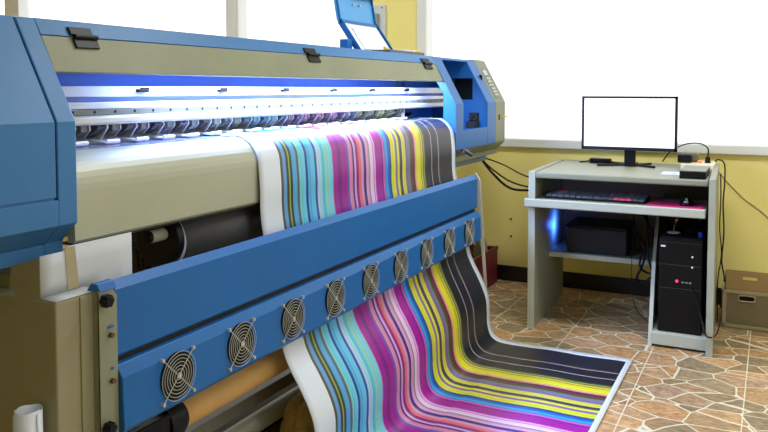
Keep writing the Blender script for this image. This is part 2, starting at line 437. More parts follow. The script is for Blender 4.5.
# pinch rollers
first = None
for i in range(19):
    y = 1.37+i*.1045
    if first is None:
        ARM = mat('roller_arm_grey', (84, 86, 90), .45, .3, .08, 20)
        first = obj('pinch_roller', prism([(-1.625, 1.109), (-1.56, 1.109), (-1.556, 1.10), (-1.575, 1.086), (-1.60, 1.076), (-1.625, 1.072)], y-.022, y+.004), ARM, PR, .0015)
        obj('pressure_arm', prism([(-1.625, 1.109), (-1.562, 1.109), (-1.562, 1.092), (-1.58, 1.080), (-1.60, 1.078), (-1.625, 1.088)], y+.034, y+.056), STEELD, first, .0015)
        obj('side_plate', prism([(-1.625, 1.109), (-1.552, 1.109), (-1.550, 1.100), (-1.578, 1.066), (-1.625, 1.064)], y+.004, y+.009), STEEL, first, .001)
        obj('side_plate', prism([(-1.625, 1.109), (-1.558, 1.109), (-1.556, 1.096), (-1.58, 1.072), (-1.625, 1.070)], y+.056, y+.060), STEEL, first, .001)
        k = bmesh.new()
        prism([(-1.60, 1.070), (-1.548, 1.067), (-1.526, 1.0665), (-1.526, 1.0625), (-1.60, 1.062)], y-.026, y+.012, 'y', k)
        cyl((-1.530, y-.020, 1.066), (-1.530, y+.024, 1.066), .0058, n=12, bm=k)
        obj('roller_foot', k, WHITEM, first, .0008)
    else:
        dup(first, (0, i*.1045, 0), PR)
obj('carriage_dock', box(-1.70, -1.64, 3.345, 3.515, 1.06, 1.11), mat('navy_dock', (14, 24, 60), .5), PR, .002)
k = bmesh.new()
for y in (3.37, 3.40, 3.44, 3.475): cyl((-1.62, y, 1.07), (-1.60, y+.01, 1.085), .008, n=10, bm=k)
obj('cap_station', k, BLACKS, PR)
# platen and apron
ap = [(-1.70, 1.0555), (-1.47, 1.0555)]
for t in range(0, 91, 10):
    a = math.radians(t); ap.append((-1.47+.083*math.sin(a), .9725+.083*math.cos(a)))
ap += [(-1.386, .862), (-1.390, .856), (-1.41, .856), (-1.41, .87), (-1.70, .87)]
obj('apron', prism(ap, 1.223, 3.515), BEIGE, PR, 0, False)
obj('apron_lip', box(-1.43, -1.389, 1.223, 3.515, .851, .8558), DARKM, PR)
obj('platen_strip', box(-1.62, -1.478, 1.224, 1.895, 1.0556, 1.0575), mat('bluish_platen_steel', (150, 160, 205), .18, .5, .15, 30), PR)
# led light bar under the lid
ledt = obj('light_bar', box(-1.555, -1.480, 1.50, 3.38, 1.262, 1.276), WHITEM, PR, .002)
obj('led_strip', box(-1.55, -1.485, 1.52, 3.36, 1.259, 1.2618), LEDSTR, ledt)
# right end: cheek, recessed bay, outer wall, control tower
ck = obj('right_cheek', prism(PROF, 3.512, 3.618), BEAMB, PR)
carve(ck, prism([(-1.71, 1.057), (-1.440, 1.057), (-1.440, 1.175), (-1.478, 1.240), (-1.71, 1.240)], 3.4, 3.8))
ow = obj('bay_wall', prism(PROF, 3.98, 4.112), BEAMB, PR, .003)
carve(ow, box(-1.60, -1.462, 3.90, 4.075, 1.145, 1.262))
obj('bay_opening', box(-1.64, -1.44, 4.068, 4.074, 1.13, 1.28), BLACK, ow)
obj('bay_cable', tube([(-1.475, 4.03, 1.255), (-1.455, 4.04, 1.235), (-1.45, 4.035, 1.19), (-1.455, 4.02, 1.155)], .006), mat('tan_cable', (120, 96, 50), .5), PR, 0, True)
obj('bay_back', box(-2.05, -1.70, 3.616, 3.98, .90, 1.35), DEEPB, PR)
obj('bay_top', prism([(-2.05, 1.362), (-1.502, 1.362), (-1.495, 1.350), (-2.05, 1.350)], 3.616, 3.98), BEAMB, PR, .002)
obj('bay_front_panel', prism([(-1.376, .998), (-1.376, .905), (-1.424, .862), (-1.45, .862), (-1.40, .998)], 3.616, 3.98), BEAMB, PR, .002)
obj('bay_floor', box(-1.62, -1.39, 3.616, 3.98, .985, .995), DEEPB, PR)
mb = bmesh.new(); box(-1.47, -1.42, 3.90, 3.975, .996, 1.03, mb); cyl((-1.44, 3.92, 1.03), (-1.44, 3.97, 1.055), .012, n=12, bm=mb); box(-1.47, -1.425, 3.95, 3.978, 1.03, 1.075, mb)
obj('capping_motor', mb, DARKM, PR, .002)
prt = []
for t in range(0, 6): prt.append(t)
tower = [(-2.05, 1.368), (-1.515, 1.368), (-1.503, 1.362), (-1.376, 1.13), (-1.376, .905), (-1.424, .862), (-2.05, .862)]
tw = bmesh.new()
prism(tower, 4.112, 4.292, 'y', tw)
obj('control_tower', tw, OLIVE, PR, .008, False, seg=3)
obj('under_bevel', prism([(-1.3755, .903), (-1.4235, .860), (-1.4235, .832), (-1.95, .832), (-1.95, .90)], 3.62, 4.285), OLIVE, PR, .003)
obj('under_tray', box(-1.95, -1.46, 3.53, 4.20, .797, .832), mat('grey_blue_tray', (120, 136, 150), .5), PR, .003)
# control panel, on the slope
sl0 = Vector((-1.503, 0, 1.362)); sd = (Vector((-1.376, 0, 1.13))-sl0); sl = sd.length; sd.normalize(); sn = Vector((-sd.z, 0, sd.x))
def onslope(name, s0, s1, y0, y1, h, m, b=.001):
    pr = [sl0+sd*s0-sn*.002, sl0+sd*s1-sn*.002, sl0+sd*s1+sn*h, sl0+sd*s0+sn*h]
    return obj(name, prism([(p.x, p.z) for p in pr], y0, y1), m, CPN, b)
CPN = obj('control_panel', prism([((sl0+sd*a+sn*b).x, (sl0+sd*a+sn*b).z) for a, b in ((.055, -.002), (.245, -.002), (.245, .002), (.055, .002))], 4.155, 4.25), mat('panel_olive', (120, 122, 98), .5), PR, .001)
onslope('display', .062, .092, 4.158, 4.215, .004, LCD)
for s in (.110, .130, .152, .174, .194, .214):
    for yy in ((4.175, 4.205) if s != .152 else (4.165, 4.2)):
        onslope('button', s, s+.010, yy-.011, yy+.009, .006, PANELW)
obj('side_switch', box(-1.378, -1.373, 4.17, 4.185, 1.03, 1.06), BLACK, PR, .001)
obj('key', cyl((-1.376, 4.235, 1.047), (-1.352, 4.25, 1.047), .004, n=10), YEL, PR)
lv = obj('lever', cyl((-1.395, 3.60, .915), (-1.358, 3.69, .868), .009, .010), mat('lever_blue', (50, 90, 120), .4), PR, .002)
obj('lever_clip', box(-1.40, -1.375, 3.62, 3.69, .885, .895), mat('orange_clip', (210, 130, 60), .5), PR, .002)
# left stand
pl = obj('left_pillar', prism([(-1.75, 1.085), (-1.29, 1.085), (-1.29, 1.200), (-1.75, 1.200)], 0, .768, 'z'), PILLAR, PR, .004)
obj('pillar_fold', box(-1.2915, -1.286, 1.145, 1.198, 0, .766), PILLAR, PR, .002)
obj('pillar_neck', prism([(-1.90, .765), (-1.47, .765), (-1.47, .80), (-1.90, .80)], 1.12, 1.19), PILLAR, PR, .003)
obj('neck_plate', prism([(-1.41, .765), (-1.337, .765), (-1.337, .856), (-1.423, .830), (-1.428, .785)], 1.087, 1.091), PILLAR, PR, .001)
obj('foot_bar', box(-2.0, -1.05, 1.09, 1.195, 0, .06), PILLAR, PR, .006)
obj('right_leg', box(-1.85, -1.50, 3.40, 3.50, 0, .852), PILLAR, PR, .004)
obj('cross_bar', box(-1.475, -1.435, 1.20, 3.40, .205, .245), STEELD, PR, .002)
obj('cross_bar', cyl((-1.47, 1.20, .125), (-1.47, 3.40, .125), .031, n=24), mat('pale_grey_bar', (178, 178, 164), .4, .2), PR, 0, True)
obj('floor_shade_panel', box(-1.95, -1.50, 1.20, 3.40, .05, .07), BLACK, PR, .002)  # added black panel, stands in for deep shade on the floor
obj('cross_bar', box(-1.85, -1.80, 1.20, 3.40, .25, .35), STEELD, PR, .002)

# dryer beam across the front
def warp(bm):
    for v in bm.verts: v.co.z += (.0025 if v.co.z > .7 else .0055 if v.co.z > .5 else .0105)*(v.co.y-1.25)
    return bm
B0, B1 = 1.228, 3.545
beam_p = [(-1.300, .788), (-1.290, .793), (-1.274, .768), (-1.274, .625), (-1.286, .620), (-1.286, .602), (-1.270, .598), (-1.254, .572), (-1.251, .466), (-1.262, .458), (-1.300, .458)]
BM = obj('dryer_beam', warp(prism([(-1.298, .779), (-1.290, .783), (-1.274, .763), (-1.274, .618), (-1.279, .612), (-1.300, .612)], B0, B1)), BEAMB, PR, .0025)
BG = obj('beam_groove', warp(box(-1.300, -1.288, B0, B1, .596, .613)), DARKM, BM)
BL = obj('fan_panel', warp(prism([(-1.300, .597), (-1.272, .597), (-1.256, .570), (-1.2525, .454), (-1.262, .443), (-1.300, .443)], B0, B1)), BEAMB, PR, .0025)
obj('beam_end_cap', prism([(-1.305, .770), (-1.292, .787), (-1.274, .787), (-1.264, .770)], 1.178, 1.226), BEAMB, PR, .002)
# fans
R = .058; fx = -1.2525
def fan_at(y, z):
    d = obj('fan', cyl((fx-.004, y, z), (fx+.0012, y, z), R*.97, n=40), BLACK, BL)
    bl = bmesh.new()
    cyl((fx-.001, y, z), (fx+.0022, y, z), .017, n=20, bm=bl)
    for k in range(7):
        a = 2*PI*k/7
        p = [(y+.017*math.cos(a), z+.017*math.sin(a)), (y+.052*math.cos(a+.15), z+.052*math.sin(a+.15)), (y+.052*math.cos(a+.7), z+.052*math.sin(a+.7)), (y+.017*math.cos(a+.55), z+.017*math.sin(a+.55))]
        prism(p, fx+.0012, fx+.002, 'x', bl)
    g = bmesh.new()
    for q in range(7):
        rr = R*(q+1)/7.
        ring = [(fx+.0065, y+rr*math.cos(2*PI*k/32), z+rr*math.sin(2*PI*k/32)) for k in range(33)]
        tube(ring, .0008, 1, 5, g)
    cyl((fx+.004, y, z), (fx+.0075, y, z), .006, n=12, bm=g)
    for a in (PI/4, 3*PI/4):
        e = .0742
        tube([(fx+.0045, y-e*math.cos(a), z-e*math.sin(a)), (fx+.0045, y+e*math.cos(a), z+e*math.sin(a))], .0012, 1, 6, g)
    for a in range(4):
        t = PI/4+a*PI/2
        cyl((fx-.001, y+.0742*math.cos(t), z+.0742*math.sin(t)), (fx+.007, y+.0742*math.cos(t), z+.0742*math.sin(t)), .0045, n=10, bm=g)
    return d, bl, g
d0, bl0, g0 = fan_at(1.398, .5205)
BLD = obj('fan_blades', bl0, BLACKS, BL)
GR = obj('fan_grille', g0, CHROME, BL)
for i in range(1, 9):
    for o in (d0, BLD, GR):
        c = o.copy(); C.objects.link(c); c.parent = BL; c.location = Vector((.0, i*.2465, i*.2465*.0075+.0015)); OFF[c.name] = OFF[o.name]
# brackets
def bracket(y0, y1, z0, z1, mirror=False):
    b = obj('bracket', prism([(y0, z0), (y1, z0), (y1, z1-.018), (y1-.012, z1), (y0, z1)], -1.272, -1.267, 'x'), BRACK, PR, .001)
    obj('bracket_flange', box(-1.289, -1.2675, y0, y0+.003, z0, z1-.002), BRACK, b)
    return b
br = bracket(1.176, 1.227, .443, .772)
def knob(y, z, r=.013):
    k = bmesh.new()
    for i in range(6):
        a = 2*PI*i/6; cyl((-1.262, y+r*.75*math.cos(a), z+r*.75*math.sin(a)), (-1.246, y+r*.75*math.cos(a), z+r*.75*math.sin(a)), r*.38, n=10, bm=k)
    cyl((-1.264, y, z), (-1.243, y, z), r*.8, n=18, bm=k)
    return obj('knob', k, BLACKS, br, .001)
knob(1.186, .752); knob(1.188, .475)
for y, z in ((1.205, .672), (1.207, .571)):
    obj('bolt', cyl((-1.266, y, z), (-1.257, y, z), .0062, n=6), mat('brass_bolt', (110, 84, 60), .4, .6), br, .001)
for y, z, w in ((1.206, .690, .007), (1.209, .598, .003), (1.212, .752, .003)):
    obj('slot', box(-1.2645, -1.2632, y-w, y+w, z-.0028, z+.0028), DEEPB, br)
rb = obj('bracket', prism([(-1.300, .792), (-1.284, .796), (-1.262, .762), (-1.222, .20), (-1.236, .20), (-1.280, .76)], 3.548, 3.556), CREAM, PR, .001)
# take-up drive
mo = obj('take_up_motor', box(-1.415, -1.335, 1.235, 1.465, .30, .385), BLACK, PR, .006)
obj('motor_flange', cyl((-1.38, 1.465, .348), (-1.38, 1.52, .348), .052, n=32), BLACKS, mo, .003)
obj('motor_flange', cyl((-1.38, 1.52, .348), (-1.38, 1.535, .348), .044, n=32), BLACKS, mo, .002)
obj('tape_label', box(-1.40, -1.36, 1.26, 1.38, .3851, .3865), mat('brown_label', (120, 106, 66), .6), mo)

# printed banner
prof = [(-1.695, 1.0575), (-1.60, 1.0585), (-1.47, 1.0585), (-1.435, 1.052), (-1.405, 1.030), (-1.386, .998), (-1.380, .955), (-1.376, .90), (-1.372, .80), (-1.338, .62), (-1.302, .44), (-1.278, .375), (-1.240, .315), (-1.206, .255), (-1.187, .20), (-1.184, .14), (-1.185, .09), (-1.178, .045), (-1.155, .018), (-1.11, .006), (-1.0, .004), (-.85, .004), (-.70, .004), (-.530, .004)]
pp = [(v.x, v.y) for v in smoothpts([(a, b, 0) for a, b in prof], 6)]
def wave(v, s, t):
    # the free loop bulges a little and the sheet on the tiles is not perfectly flat
    z = v.z
    w = math.sin(PI*min(1, max(0, (z-.02)/.36)))
    v.x += .010*w*math.sin(5.2*t+.6)-.006*w
    if v.x > -1.05 and z < .03: v.z += .0015*(1+math.sin(v.x*21+v.y*4))
    return v
bo = obj('printed_banner', sheet(pp, 1.906, 3.505, 60, wave), BANNER, None, 0, True, loc=(-1.1, 1.9, 0))
sm = bo.modifiers.new('thick', 'SOLIDIFY'); sm.thickness = .0012; sm.offset = 1
tag(bo, 'glossy banner print with multicoloured stripes rolling out of the printer onto the floor', 'printed banner')

# media roll, flange and the white sheet behind the beam
mr = thing('media_roll', (-1.53, 1.6, .79), 'dark grey media roll on a black flanged spindle under the beige apron', 'media roll')
obj('vinyl', cyl((-1.53, 1.66, .775), (-1.53, 3.38, .775), .088, n=48), DKROLL, mr, 0, True)
obj('vinyl_end', cyl((-1.53, 1.642, .775), (-1.53, 1.661, .775), .082, n=48), PAPER, mr, .002)
obj('flange', cyl((-1.50, 1.60, .79), (-1.50, 1.625, .79), .078, n=40), BLACKS, mr, .003)
obj('spindle', cyl((-1.475, 1.545, .808), (-1.475, 1.60, .808), .017, n=24), mat('ivory_plastic', (196, 192, 170), .5), mr, .002)
obj('spindle_cap', cyl((-1.475, 1.53, .808), (-1.475, 1.548, .808), .0165, n=24), BLACK, mr, .003)
gb = bmesh.new()
box(-1.70, -1.46, 1.625, 1.64, .62, .86, gb)
for i in range(8): box(-1.70, -1.458, 1.621, 1.626, .63+i*.02, .634+i*.02, gb)
for i in range(8): box(-1.598+i*.019, -1.594+i*.019, 1.621, 1.626, .62, .79, gb)
obj('support_grid', gb, DARKM, mr)
TPAPER = mat('thin_white_paper', (236, 240, 244), .6, 0, .02, 6)
_nt = TPAPER.node_tree; _t = _nt.nodes.new('ShaderNodeBsdfTranslucent'); _t.inputs[0].default_value = (.92, .95, .98, 1)
_m = _nt.nodes.new('ShaderNodeMixShader'); _m.inputs[0].default_value = .5
_nt.links.new(_nt.nodes['Principled BSDF'].outputs[0], _m.inputs[1]); _nt.links.new(_t.outputs[0], _m.inputs[2]); _nt.links.new(_m.outputs[0], _nt.nodes['Material Output'].inputs['Surface'])
wsb = bmesh.new()
ys = [1.0885, 1.120, 1.157, 1.180, 1.204, 1.25, 1.30, 1.342]
for a_, b_ in zip(ys, ys[1:]):
    top = .858 if b_ < 1.16 else .867
    zs = [.7715, .80, .83, top]
    if a_ >= 1.204: zs = [.66, .70, .74] + zs
    for z0_, z1_ in zip(zs, zs[1:]):
        q = [wsb.verts.new((-1.337, y_, z_)) for y_, z_ in ((a_, z0_), (b_, z0_), (b_, z1_), (a_, z1_))]
        wsb.faces.new(q)
sheet([(-1.337, .7715), (-1.315, .7705), (-1.2895, .7705)], 1.087, 1.200, 4, None, wsb)
bmesh.ops.remove_doubles(wsb, verts=wsb.verts, dist=.0004)
ws = obj('paper_sheet', wsb, TPAPER, None, 0, True, loc=(-1.34, 1.15, .77))
ws.modifiers.new('t', 'SOLIDIFY').thickness = .001
tag(ws, 'plain white paper sheet draped over the left pillar below the apron', 'paper sheet')
tp = obj('tape_strip', prism([(1.150, .864), (1.176, .864), (1.186, .7735), (1.156, .7725)], -1.3358, -1.3345, 'x'), TAPE, None, 0, loc=(-1.34, 1.16, .76))
tag(tp, 'beige tape strip stuck on the white paper sheet above the left pillar', 'tape')

# take-up core
ct = thing('cardboard_tube', (-1.38, 1.54, .348), 'brown cardboard take-up tube running below the fan panel', 'cardboard tube')
tb = bmesh.new(); cyl((-1.38, 1.536, .348), (-1.38, 3.34, .348), .0405, n=40, bm=tb, caps=False)
cyl((-1.38, 1.536, .348), (-1.38, 3.34, .348), .0365, n=40, bm=tb, caps=False)
obj('tube_wall', tb, CARD, ct, 0, True)
# small standing roll
ro = bmesh.new(); pts = []
for i in range(90):
    a = i/90*2*PI*3.2; r = .0285-.0022*i/90*3.2
    pts.append((-1.330+r*math.cos(a), 1.045+r*math.sin(a)))
for i in range(len(pts)-1):
    v = [ro.verts.new((*pts[i], .001)), ro.verts.new((*pts[i+1], .001)), ro.verts.new((*pts[i+1], .553+.004*math.sin(i*.3))), ro.verts.new((*pts[i], .553+.004*math.sin((i-1)*.3)))]
    ro.faces.new(v)
bmesh.ops.remove_doubles(ro, verts=ro.verts, dist=.00005)
rr = obj('paper_roll', ro, PAPER, None, 0, True, loc=(-1.330, 1.045, 0))
rr.modifiers.new('t', 'SOLIDIFY').thickness = .0006
tag(rr, 'short roll of white paper standing on end in front of the left pillar', 'paper roll')

# crumpled wrapping under the banner
def blob(name, cx, cy, cz, sx, sy, sz, amp, m, loc, seed):
    bm = bmesh.new(); bmesh.ops.create_icosphere(bm, subdivisions=4, radius=1)
    rnd = random.Random(seed); dirs = [(Vector((rnd.gauss(0, 1), rnd.gauss(0, 1), rnd.gauss(0, 1))).normalized(), rnd.uniform(.6, 1)) for _ in range(26)]
    for v in bm.verts:
        n = v.co.normalized(); d = max(0, max(n.dot(a)*b for a, b in dirs))
        s = 1-amp*(1-d)*1.6
        v.co = Vector((cx+n.x*sx*s, cy+n.y*sy*s, max(.002, cz+n.z*sz*s)))
    return obj(name, bm, m, None, 0, False, loc=loc)
b1 = blob('wrapping_paper', -1.335, 2.14, .11, .10, .17, .14, .5, PAPERBR, (-1.335, 2.14, 0), 3)
tag(b1, 'crumpled brown wrapping paper on the floor beneath the printer behind the banner', 'wrapping paper')
b2 = blob('plastic_bag', -1.33, 1.87, .045, .09, .11, .06, .4, PAPER, (-1.33, 1.87, 0), 5)
tag(b2, 'white plastic bag lying beside the brown wrapping paper under the printer', 'bag')

# raised ink cover and things on top of the printer
oc = thing('tool_case', (-1.7, 3.25, 1.363), 'open blue metal case with white lining standing on top of the printer', 'case')
def slab(name, a, b, y0, y1, t, m, parent, bev=.002):
    a = Vector((a[0], 0, a[1])); b = Vector((b[0], 0, b[1])); d = (b-a).normalized(); n = Vector((-d.z, 0, d.x))
    p = [a, b, b+n*t, a+n*t]
    return obj(name, prism([(q.x, q.z) for q in p], y0, y1), m, parent, bev)
LOWa, LOWb, UPb = (-1.668, 1.366), (-1.772, 1.514), (-1.796, 1.652)
lb = mat('light_blue_case', (64, 150, 206), .4)
l1 = slab('case_base', LOWa, LOWb, 3.07, 3.425, .012, BEAMB, oc)
slab('white_lining', (-1.672, 1.378), (-1.764, 1.508), 3.085, 3.412, -.003, WHITEM, l1)
slab('papers', (-1.672, 1.382), (-1.742, 1.482), 3.13, 3.39, -.006, PAPER, l1)
for y in (3.07, 3.420): slab('rim', LOWa, LOWb, y, y+.006, -.016, BEAMB, l1, .001)
slab('rim', (-1.762, 1.500), LOWb, 3.07, 3.426, -.010, BEAMB, l1, .001)
l2 = slab('case_lid', LOWb, UPb, 3.07, 3.425, .012, lb, oc)
for y in (3.07, 3.420): slab('rim', LOWb, UPb, y, y+.006, -.010, BEAMB, l2, .001)
slab('rim', (-1.794, 1.640), UPb, 3.07, 3.426, -.028, mat('dark_blue_rim', (24, 70, 120), .4), l2, .001)
for y in (3.22, 3.28): obj('rivet', cyl((-1.785, y, 1.60), (-1.775, y, 1.60), .005, n=10), CHROME, l2)
obj('case_hinge', box(-1.74, -1.70, 3.02, 3.068, 1.366, 1.425), BEAMB, oc, .003)
tr = thing('tool_tray', (-1.6, 3.42, 1.363), 'low dark tray with yellow and white bits on the printer top beside the case', 'tray')
tt = bmesh.new(); box(-1.68, -1.575, 3.20, 3.59, 1.364, 1.384, tt)
obj('tray_body', tt, mat('grey_tray', (92, 96, 96), .5), tr, .003)
obj('folded_cloth', box(-1.66, -1.59, 3.36, 3.52, 1.3845, 1.391), PAPER, tr, .003)
obj('yellow_tool', cyl((-1.62, 3.53, 1.392), (-1.60, 3.585, 1.390), .007, n=10), YEL, tr)
obj('yellow_tool', cyl((-1.61, 3.21, 1.392), (-1.62, 3.26, 1.392), .007, n=10), YEL, tr)

# ================================================================ DESK
def skew(bm):
    for v in bm.verts: v.co.x -= .042*(v.co.y-3.77)
    return bm
DK = thing('computer_desk', (-.65, 4.1, 0), 'grey-green laminate computer desk with keyboard tray standing under the window', 'desk')
obj('side_panel', skew(box(-1.085, -1.052, 3.772, 4.50, 0, .793)), DESK, DK, .003)
obj('side_panel', skew(box(-.250, -.221, 3.712, 4.50, 0, .803)), DESK, DK, .003)
obj('edge_band', skew(box(-1.0855, -1.0515, 3.767, 3.773, 0, .793)), DESKE, DK, .002)
obj('edge_band', skew(box(-.2505, -.2205, 3.707, 3.713, 0, .803)), mat('grey_edge_band', (166, 172, 154), .45), DK, .002)
obj('desktop', skew(box(-1.052, -.254, 3.765, 4.52, .760, .790)), DESK, DK, .008, seg=3)
ky = obj('keyboard_tray', skew(box(-1.0505, -.262, 3.75, 4.10, .635, .655)), DESK, DK, .002)
obj('tray_front', skew(box(-1.100, -.262, 3.735, 3.752, .618, .660)), DESKE, ky, .006, seg=3)
obj('back_panel', skew(box(-1.052, -.254, 4.47, 4.482, .324, .760)), mat('dark_hardboard', (122, 116, 106), .7), DK)
obj('shelf', skew(box(-1.052, -.488, 4.12, 4.47, .300, .324)), DESK, DK, .002)
obj('shelf_edge', skew(box(-1.052, -.488, 4.116, 4.1205, .299, .325)), DESKE, DK, .001)
dv = bmesh.new(); prism([(3.757, 0), (4.50, 0), (4.50, .62), (4.12, .62), (3.905, .37)], -.502, -.486, 'x', dv)
obj('divider', skew(dv), DESK, DK, .002)
de = bmesh.new(); prism([(3.752, 0), (3.758, 0), (3.906, .37), (3.900, .37)], -.503, -.485, 'x', de)
obj('edge_band', skew(de), DESKE, DK, .001)
obj('tower_plinth', skew(box(-.486, -.250, 3.752, 4.48, .012, .066)), DESKE, DK, .002)

# tower
TW = thing('computer_tower', (-.37, 4.0, .066), 'black computer tower case with red light inside the right bay of the desk', 'computer')
obj('case', box(-.462, -.276, 3.807, 4.28, .067, .512), BLACK, TW, .004)
fp = obj('front_panel', box(-.464, -.274, 3.790, 3.809, .067, .506), BLACKS, TW, .005)
for z in (.490, .385, .275): obj('bay_line', box(-.466, -.282, 3.7885, 3.791, z, z+.002), mat('charcoal_line', (60, 60, 62), .4), fp)
obj('power_light', cyl((-.382, 3.784, .312), (-.382, 3.791, .312), .006, n=14), LEDRED, fp)
obj('badge', box(-.455, -.435, 3.787, 3.791, .468, .475), LEDWHT, fp)
for z in (.430, .382): obj('button', cyl((-.317, 3.784, z), (-.317, 3.791, z), .004, n=12), LEDWHT, fp)
obj('port', box(-.362, -.352, 3.7875, 3.791, .305, .311), GREYP, fp)
obj('port', box(-.346, -.336, 3.7875, 3.791, .305, .311), GREYP, fp)
obj('port', box(-.330, -.320, 3.7875, 3.791, .305, .311), GREYP, fp)
# webcam-like stand on the tower
wc = thing('desk_microphone', (-.415, 3.95, .508), 'thin desk microphone with pale oval base and yellow tip on the tower', 'microphone')
obj('base', lathe([(.001, .5085), (.030, .5085), (.032, .512), (.026, .517), (.001, .519)], -.415, 3.93), mat('pale_base', (176, 176, 150), .5), wc, 0, True)
obj('stem', tube([(-.415, 3.93, .518), (-.413, 3.935, .54), (-.405, 3.93, .575)], .0022), GREYP, wc, 0, True)
obj('tip', cyl((-.407, 3.93, .572), (-.398, 3.925, .578), .006, n=12), YEL, wc, .001)
# cable coil on the tower
cc = bmesh.new()
for k in range(5):
    pts = [(-.40+.07*(1+.06*k)*math.cos(t*.7+k), 4.10+.05*math.sin(t*.7+k), .522+.011*k+.006*math.sin(t*1.3+k)) for t in range(0, 10)]
    tube(pts, .0045, 5, 6, cc)
for k in range(3):
    pts = [(-.33+.045*math.cos(t*.8+k), 4.0+.05*math.sin(t*.8+k), .517+.010*k) for t in range(0, 9)]
    tube(pts, .0045, 5, 6, cc)
tag(obj('cable_coil', cc, BLACKS, None, 0, True, loc=(-.37, 4.06, .51)), 'coiled black cables heaped on top of the computer tower', 'cable')
ub = obj('usb_adapter', box(-.300, -.282, 3.86, 3.90, .5085, .535), mat('blue_usb', (20, 60, 190), .4), None, .003, loc=(-.29, 3.88, .508))
tag(ub, 'small blue adapter on the right front corner of the computer tower', 'adapter')
cb = obj('cardboard_scrap', box(-.276, -.258, 4.10, 4.30, .0665, .40), CARDD, None, .001, loc=(-.267, 4.2, .066))
tag(cb, 'narrow brown cardboard piece wedged between tower and desk side panel', 'cardboard')

# black box on the shelf
bx = thing('backup_power_unit', (-.83, 4.3, .324), 'wide black power unit sitting on the low desk shelf', 'power unit')
obj('body', box(-.985, -.672, 4.165, 4.44, .3245, .455), mat('blue_black_metal', (26, 27, 40), .5), bx, .004)
obj('lid', box(-.990, -.668, 4.158, 4.445, .455, .472), BLACKS, bx, .004)
bl_ = obj('added_led', cyl((-.991, 4.24, .44), (-1.0, 4.24, .44), .009, n=12), ADDLED, bx)  # added blue LED, put in to give the glow below a source
L_ = bpy.data.lights.new('added_blue_glow', 'SPOT'); L_.energy = 6; L_.color = (.04, .14, 1); L_.shadow_soft_size = .01; L_.spot_size = 2.7; L_.spot_blend = 1
lo = bpy.data.objects.new('added_blue_glow', L_); C.objects.link(lo); lo.location = (-1.003, 4.235, .45); lo.rotation_euler = (0, math.radians(90), 0)  # added spot that throws the blue patch on the left side panel

# monitor
MN = thing('computer_monitor', (-.70, 4.30, .790), 'black flat monitor showing a blank white screen on the desk', 'monitor')
m0, m1, zb, zt, ym = -.929, -.440, .877, 1.164, 4.24
fr = bmesh.new()
box(m0, m1, ym, ym+.022, zb, zb+.018, fr); box(m0, m1, ym, ym+.022, zt-.011, zt, fr)
box(m0, m0+.013, ym, ym+.022, zb, zt, fr); box(m1-.013, m1, ym, ym+.022, zb, zt, fr)
obj('bezel', fr, mat('navy_black_bezel', (20, 26, 44), .3), MN, .001)
obj('screen', box(m0+.009, m1-.009, ym+.004, ym+.010, zb+.011, zt-.006), SCREEN, MN)
obj('back_shell', box(m0+.004, m1-.004, ym+.012, ym+.045, zb+.004, zt-.004), BLACK, MN, .008)
obj('neck', box(-.709, -.652, 4.275, 4.30, .798, .95), BLACKS, MN, .004)
st = bmesh.new()
tube([(-.835, 4.20, .797), (-.76, 4.25, .797), (-.68, 4.285, .798), (-.61, 4.26, .797), (-.545, 4.22, .797)], .006, 6, 8, st)
tube([(-.80, 4.40, .797), (-.74, 4.34, .797), (-.68, 4.29, .797), (-.63, 4.34, .797), (-.59, 4.41, .797)], .006, 6, 8, st)
lathe([(.001, .7925), (.034, .7925), (.034, .802), (.001, .804)], -.681, 4.285, 24, st)
obj('stand_base', st, BLACKS, MN, 0)
# keyboard
KB = thing('keyboard', (-.78, 3.9, .655), 'black keyboard with a few pink keys on the desk tray', 'keyboard')
obj('keyboard_body', prism([(3.825, .6555), (3.99, .6555), (3.99, .676), (3.825, .665)], -1.020, -.535, 'x'), BLACK, KB, .003)
pinkset = {(4, 1), (4, 2), (3, 2), (0, 11), (0, 12), (0, 13), (3, 10), (5, 13)}
k0 = None
for r_ in range(6):
    for c_ in range(16):
        x = -1.012+c_*.0297; yv = 3.833+r_*.0255; z = .6645+(yv-3.825)*.0667
        if k0 is None:
            k0 = obj('key', prism([(yv, z), (yv+.021, z+.0014), (yv+.018, z+.0105), (yv+.003, z+.0090)], x, x+.0255, 'x'), KEYC, KB)
            kp = obj('key', prism([(yv, z), (yv+.021, z+.0014), (yv+.018, z+.0105), (yv+.003, z+.0090)], x, x+.0255, 'x'), PINK, KB)
            basek = (x, yv, z); kp['label'] = 'pink key'; pend = kp; continue
        src = kp if (r_, c_) in pinkset else k0
        if src is kp and pend is not None: q = kp; pend = None
        else: q = src.copy(); C.objects.link(q); q.parent = KB
        q.location = Vector((x-basek[0], yv-basek[1], z-basek[2]))
mp_ = obj('mouse_pad', box(-.525, -.275, 3.765, 3.965, .6555, .659), MAG, None, .001, loc=(-.4, 3.86, .655))
tag(mp_, 'magenta mouse pad on the desk tray right of the keyboard', 'mouse pad')
ms = bmesh.new(); bmesh.ops.create_uvsphere(ms, u_segments=24, v_segments=14, radius=1)
for v in ms.verts:
    v.co = Vector((-.352+v.co.x*.034, 3.875+v.co.y*.058*(1-.1*v.co.x), .6595+max(0, v.co.z)*.032))
MS = thing('computer_mouse', (-.352, 3.875, .659), 'black computer mouse with silver middle resting on the magenta pad', 'mouse')
obj('shell', ms, BLACKS, MS, 0, True)
obj('wheel', cyl((-.357, 3.845, .686), (-.347, 3.845, .686), .008, n=14), GREYP, MS)
obj('silver_inlay', box(-.362, -.342, 3.815, 3.835, .674, .683), STEEL, MS, .003)

